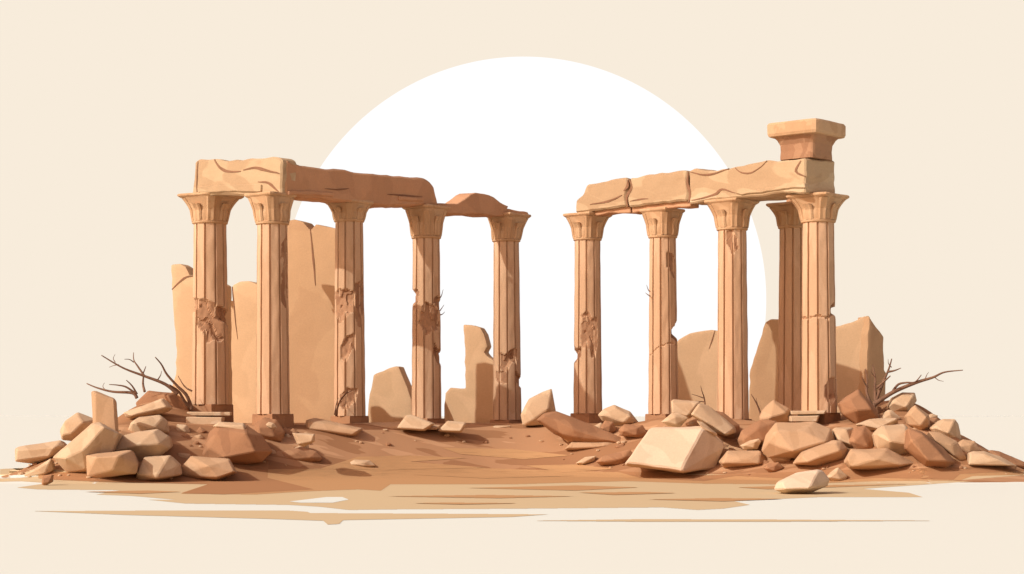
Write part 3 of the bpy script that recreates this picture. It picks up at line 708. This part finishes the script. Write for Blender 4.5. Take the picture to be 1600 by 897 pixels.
shrub('thin bent dead branch leaning against the leftmost column', [
    ([(300, 640), (292, 618), (278, 603), (263, 585), (256, 570), (248, 559)], .05, .012),
    ([(300, 611), (292, 607), (285, 600), (277, 587)], .025, .008),
    ([(298, 636), (290, 628), (282, 612), (270, 602)], .05, .02)], 46.9, (300, 640))
shrub('branching dead shrub on the right heap with one long branch reaching right', [
    ([(1364, 640), (1372, 618), (1382, 596), (1391, 578), (1398, 560)], .06, .012),
    ([(1388, 581), (1398, 579), (1408, 575)], .03, .008),
    ([(1370, 606), (1380, 596), (1386, 588)], .03, .015),
    ([(1366, 632), (1395, 613), (1430, 598), (1455, 590), (1472, 582), (1499, 579)], .06, .010),
    ([(1394, 613), (1403, 601), (1415, 598), (1428, 597), (1437, 586)], .035, .010),
    ([(1368, 635), (1368, 605), (1370, 590), (1368, 569)], .045, .010),
    ([(1362, 634), (1355, 612), (1358, 595), (1357, 576)], .04, .010),
    ([(1356, 606), (1350, 598), (1345, 588)], .025, .008),
    ([(1393, 574), (1388, 568), (1387, 561)], .014, .004), ([(1460, 589), (1466, 594), (1474, 596)], .013, .004), ([(1445, 594), (1450, 586), (1457, 581)], .014, .004), ([(1368, 590), (1362, 583), (1361, 577)], .013, .004)], 46.6, (1366, 640))
shrub('small forked twig between the unbroken and the shaded column', [
    ([(1190, 652), (1186, 640), (1180, 628), (1172, 616)], .028, .008),
    ([(1188, 646), (1184, 634), (1182, 622)], .02, .006),
    ([(1190, 650), (1198, 644), (1203, 640)], .02, .006)], 47.6, (1190, 655))
shrub('low twigs against the rounded pale slab', [
    ([(1102, 636), (1100, 622), (1096, 612), (1093, 603)], .022, .005),
    ([(1099, 622), (1088, 618), (1080, 616)], .014, .004),
    ([(1101, 628), (1086, 627), (1070, 628)], .014, .004)], 49.5, (1102, 634))
shrub('little dead sprig growing from the ragged right edge of the fourth column', [
    ([(687, 466), (690, 462), (693, 453)], .018, .004), ([(687, 486), (690, 482), (694, 476)], .018, .004), ([(688, 492), (691, 491), (695, 487)], .018, .004)], 50.4, (687, 490), 'dead_sprig')
shrub('tiny dry sprig on the left edge of the diagonally cracked column', [
    ([(1016, 456), (1013, 453), (1010, 445)], .018, .004), ([(1016, 463), (1012, 460), (1009, 457)], .018, .004)], 49.8, (1016, 460), 'dead_sprig')
shrub('short curled twigs at the foot of the hollowed third column', [
    ([(525, 650), (528, 636), (535, 622), (545, 612)], .03, .010), ([(523, 648), (524, 634), (526, 622)], .02, .007), ([(533, 624), (540, 615), (548, 610)], .02, .006)], 48.2, (525, 652))

# ------------------------------------------------------------------ ground and its coloured sand
ground()
P_tan = flatmat('tan_sand', (.585, .465, .28)); P_mid = flatmat('ochre_sand', (.49, .29, .14)); P_brn = flatmat('brown_soil', (.385, .205, .10)); P_crm = flatmat('cream_sand', CREAM)
patch([(0, 733), (60, 730), (90, 734), (300, 740), (900, 740), (1300, 742), (1520, 736), (1600, 735), (1605, 742), (1480, 752), (1522, 752), (1348, 764), (1420, 770), (1442, 777), (1280, 777), (1146, 783), (1172, 789), (1130, 795), (1090, 797), (1035, 793), (800, 795), (620, 796), (545, 797), (500, 792), (450, 789), (290, 787), (232, 781), (275, 781), (205, 775), (150, 773), (188, 766), (60, 765), (26, 762), (75, 755), (30, 752), (0, 753)], P_tan, .010)
patch([(0, 743), (40, 742), (62, 744), (30, 747), (0, 748)], P_crm, .016)
patch([(60, 738), (300, 735), (700, 730), (960, 738), (1100, 744), (1500, 733), (1600, 733), (1598, 742), (1520, 744), (1500, 751), (1370, 752), (1240, 757), (1100, 756), (980, 752), (800, 757), (610, 757), (595, 767), (560, 765), (480, 768), (400, 773), (283, 772), (285, 770), (325, 757), (150, 753), (60, 748)], P_mid, .016)
patch([(60, 740), (200, 738), (420, 722), (418, 747), (490, 765), (350, 773), (285, 771), (325, 757), (180, 754), (80, 750)], P_brn, .022)
patch([(960, 736), (1100, 743), (1300, 735), (1600, 728), (1600, 736), (1560, 738), (1500, 741), (1490, 750), (1370, 747), (1300, 752), (1150, 744), (1100, 752), (1000, 747)], P_brn, .022)
patch([(452, 784), (510, 777), (535, 777), (545, 781), (520, 786), (470, 786)], P_crm, .016)
patch([(55, 799), (250, 798), (450, 798), (480, 800), (485, 802), (700, 803), (857, 804), (800, 808), (536, 813), (530, 819), (512, 820), (505, 814), (420, 811), (200, 805)], P_tan, .010)
patch([(828, 814), (1000, 811.5), (1200, 812), (1470, 814), (1200, 815.5), (1000, 815.5)], P_tan, .010)
patch([(730, 763), (900, 759), (1000, 762), (900, 767)], P_mid, .022)
for poly, pm in (([(1150, 762), (1250, 759), (1420, 757), (1300, 762), (1200, 765)], P_mid), ([(600, 776), (760, 774), (900, 776), (780, 779)], P_mid), ([(130, 769), (230, 767), (285, 769), (220, 772)], P_mid),
                 ([(1010, 781), (1120, 779), (1230, 780), (1130, 784)], P_mid), ([(640, 787), (700, 786), (820, 787), (720, 789)], P_mid), ([(900, 770), (1010, 769.5), (1060, 771), (960, 774)], P_mid)):
    patch(poly, pm, .022)
# lighter streaks on the court slope
for poly in ([(500, 733), (560, 714), (640, 712), (730, 716), (640, 722), (760, 731), (600, 735)], [(690, 700), (800, 702), (890, 712), (820, 718), (720, 710)], [(820, 728), (900, 726), (960, 733), (880, 739)],
             [(640, 742), (800, 739), (900, 744), (760, 748)]):
    patch(poly, P_mid, .022)

# ------------------------------------------------------------------ the huge white sun behind
bm = bmesh.new(); bmesh.ops.create_uvsphere(bm, u_segments=256, v_segments=128, radius=376 / F * 8000)
m = bpy.data.materials.new('white_sun'); m.use_nodes = True; nt = m.node_tree; nt.nodes.clear()
em = nt.nodes.new('ShaderNodeEmission'); ou = nt.nodes.new('ShaderNodeOutputMaterial'); nt.links.new(em.outputs[0], ou.inputs[0])
EXPO = 0.0
em.inputs[0].default_value = (1, 1, 1, 1); em.inputs[1].default_value = 1.02
for v in bm.verts: v.co += at(818, 471, 8000)
o = mk('sun', bm, m, at(818, 471, 8000), smooth=True); tag(o, 'huge plain white sun disc low behind the columns', 'sun')

# ------------------------------------------------------------------ sky, sun lamp, camera
SUN_AZ, SUN_EL = 32., 33.      # degrees in front of due left, and height
w = bpy.data.worlds.new('World'); scn.world = w; w.use_nodes = True
nt = w.node_tree; N = nt.nodes; L = nt.links; N.clear()
ou = N.new('ShaderNodeOutputWorld'); bg = N.new('ShaderNodeBackground'); L.new(bg.outputs[0], ou.inputs[0])
sky = N.new('ShaderNodeTexSky'); sky.sky_type = 'NISHITA'; sky.sun_disc = False
sky.sun_elevation = R(SUN_EL); sky.sun_rotation = R(-90 - SUN_AZ); sky.dust_density = 3
tint = N.new('ShaderNodeVectorMath'); tint.operation = 'MULTIPLY'; L.new(sky.outputs[0], tint.inputs[0]); tint.inputs[1].default_value = (2.4, 1.7, 1.4)
tc = N.new('ShaderNodeTexCoord'); sp = N.new('ShaderNodeSeparateXYZ'); L.new(tc.outputs['Generated'], sp.inputs[0])
mr = N.new('ShaderNodeMapRange'); mr.interpolation_type = 'SMOOTHSTEP'; mr.inputs['From Min'].default_value = .55; mr.inputs['From Max'].default_value = .85
L.new(sp.outputs['Y'], mr.inputs['Value'])
mx = N.new('ShaderNodeMix'); mx.data_type = 'RGBA'; L.new(mr.outputs[0], mx.inputs['Factor']); 
glow = N.new('ShaderNodeVectorMath'); glow.operation = 'ADD'; L.new(tint.outputs[0], glow.inputs[0]); glow.inputs[1].default_value = (.11 / .07, .035 / .07, .01 / .07)
L.new(glow.outputs[0], mx.inputs['A'])
BGS = .07
cr = srgb(248, 236, 219); mx.inputs['B'].default_value = (cr[0] / BGS, cr[1] / BGS, cr[2] / BGS, 1)
L.new(mx.outputs['Result'], bg.inputs[0]); bg.inputs[1].default_value = BGS
sd = bpy.data.lights.new('sunlight', 'SUN'); sd.energy = 3.2; sd.angle = R(.5); sd.color = (1, 1, .97)
so = bpy.data.objects.new('sunlight', sd); COL.objects.link(so)
ce = math.cos(R(SUN_EL)); tos = Vector((-ce * math.cos(R(SUN_AZ)), -ce * math.sin(R(SUN_AZ)), math.sin(R(SUN_EL))))
so.rotation_euler = tos.to_track_quat('Z', 'Y').to_euler(); so.location = (-20, 10, 20)
cam = bpy.data.cameras.new('camera'); co = bpy.data.objects.new('camera', cam); COL.objects.link(co)
co.location = (0, 0, CAMZ); co.rotation_euler = (R(90), 0, 0)
cam.sensor_width = 36; cam.lens = 36 * F / 1600; cam.shift_y = (HZ - 448.5) / 1600; cam.clip_end = 60000; cam.clip_start = .5
scn.camera = co
scn.view_settings.view_transform = 'Standard'; scn.view_settings.look = 'None'; scn.view_settings.exposure = EXPO; scn.view_settings.gamma = 1
scn.view_settings.use_curve_mapping = False
scn.cycles.use_denoising = True; scn.cycles.max_bounces = 6
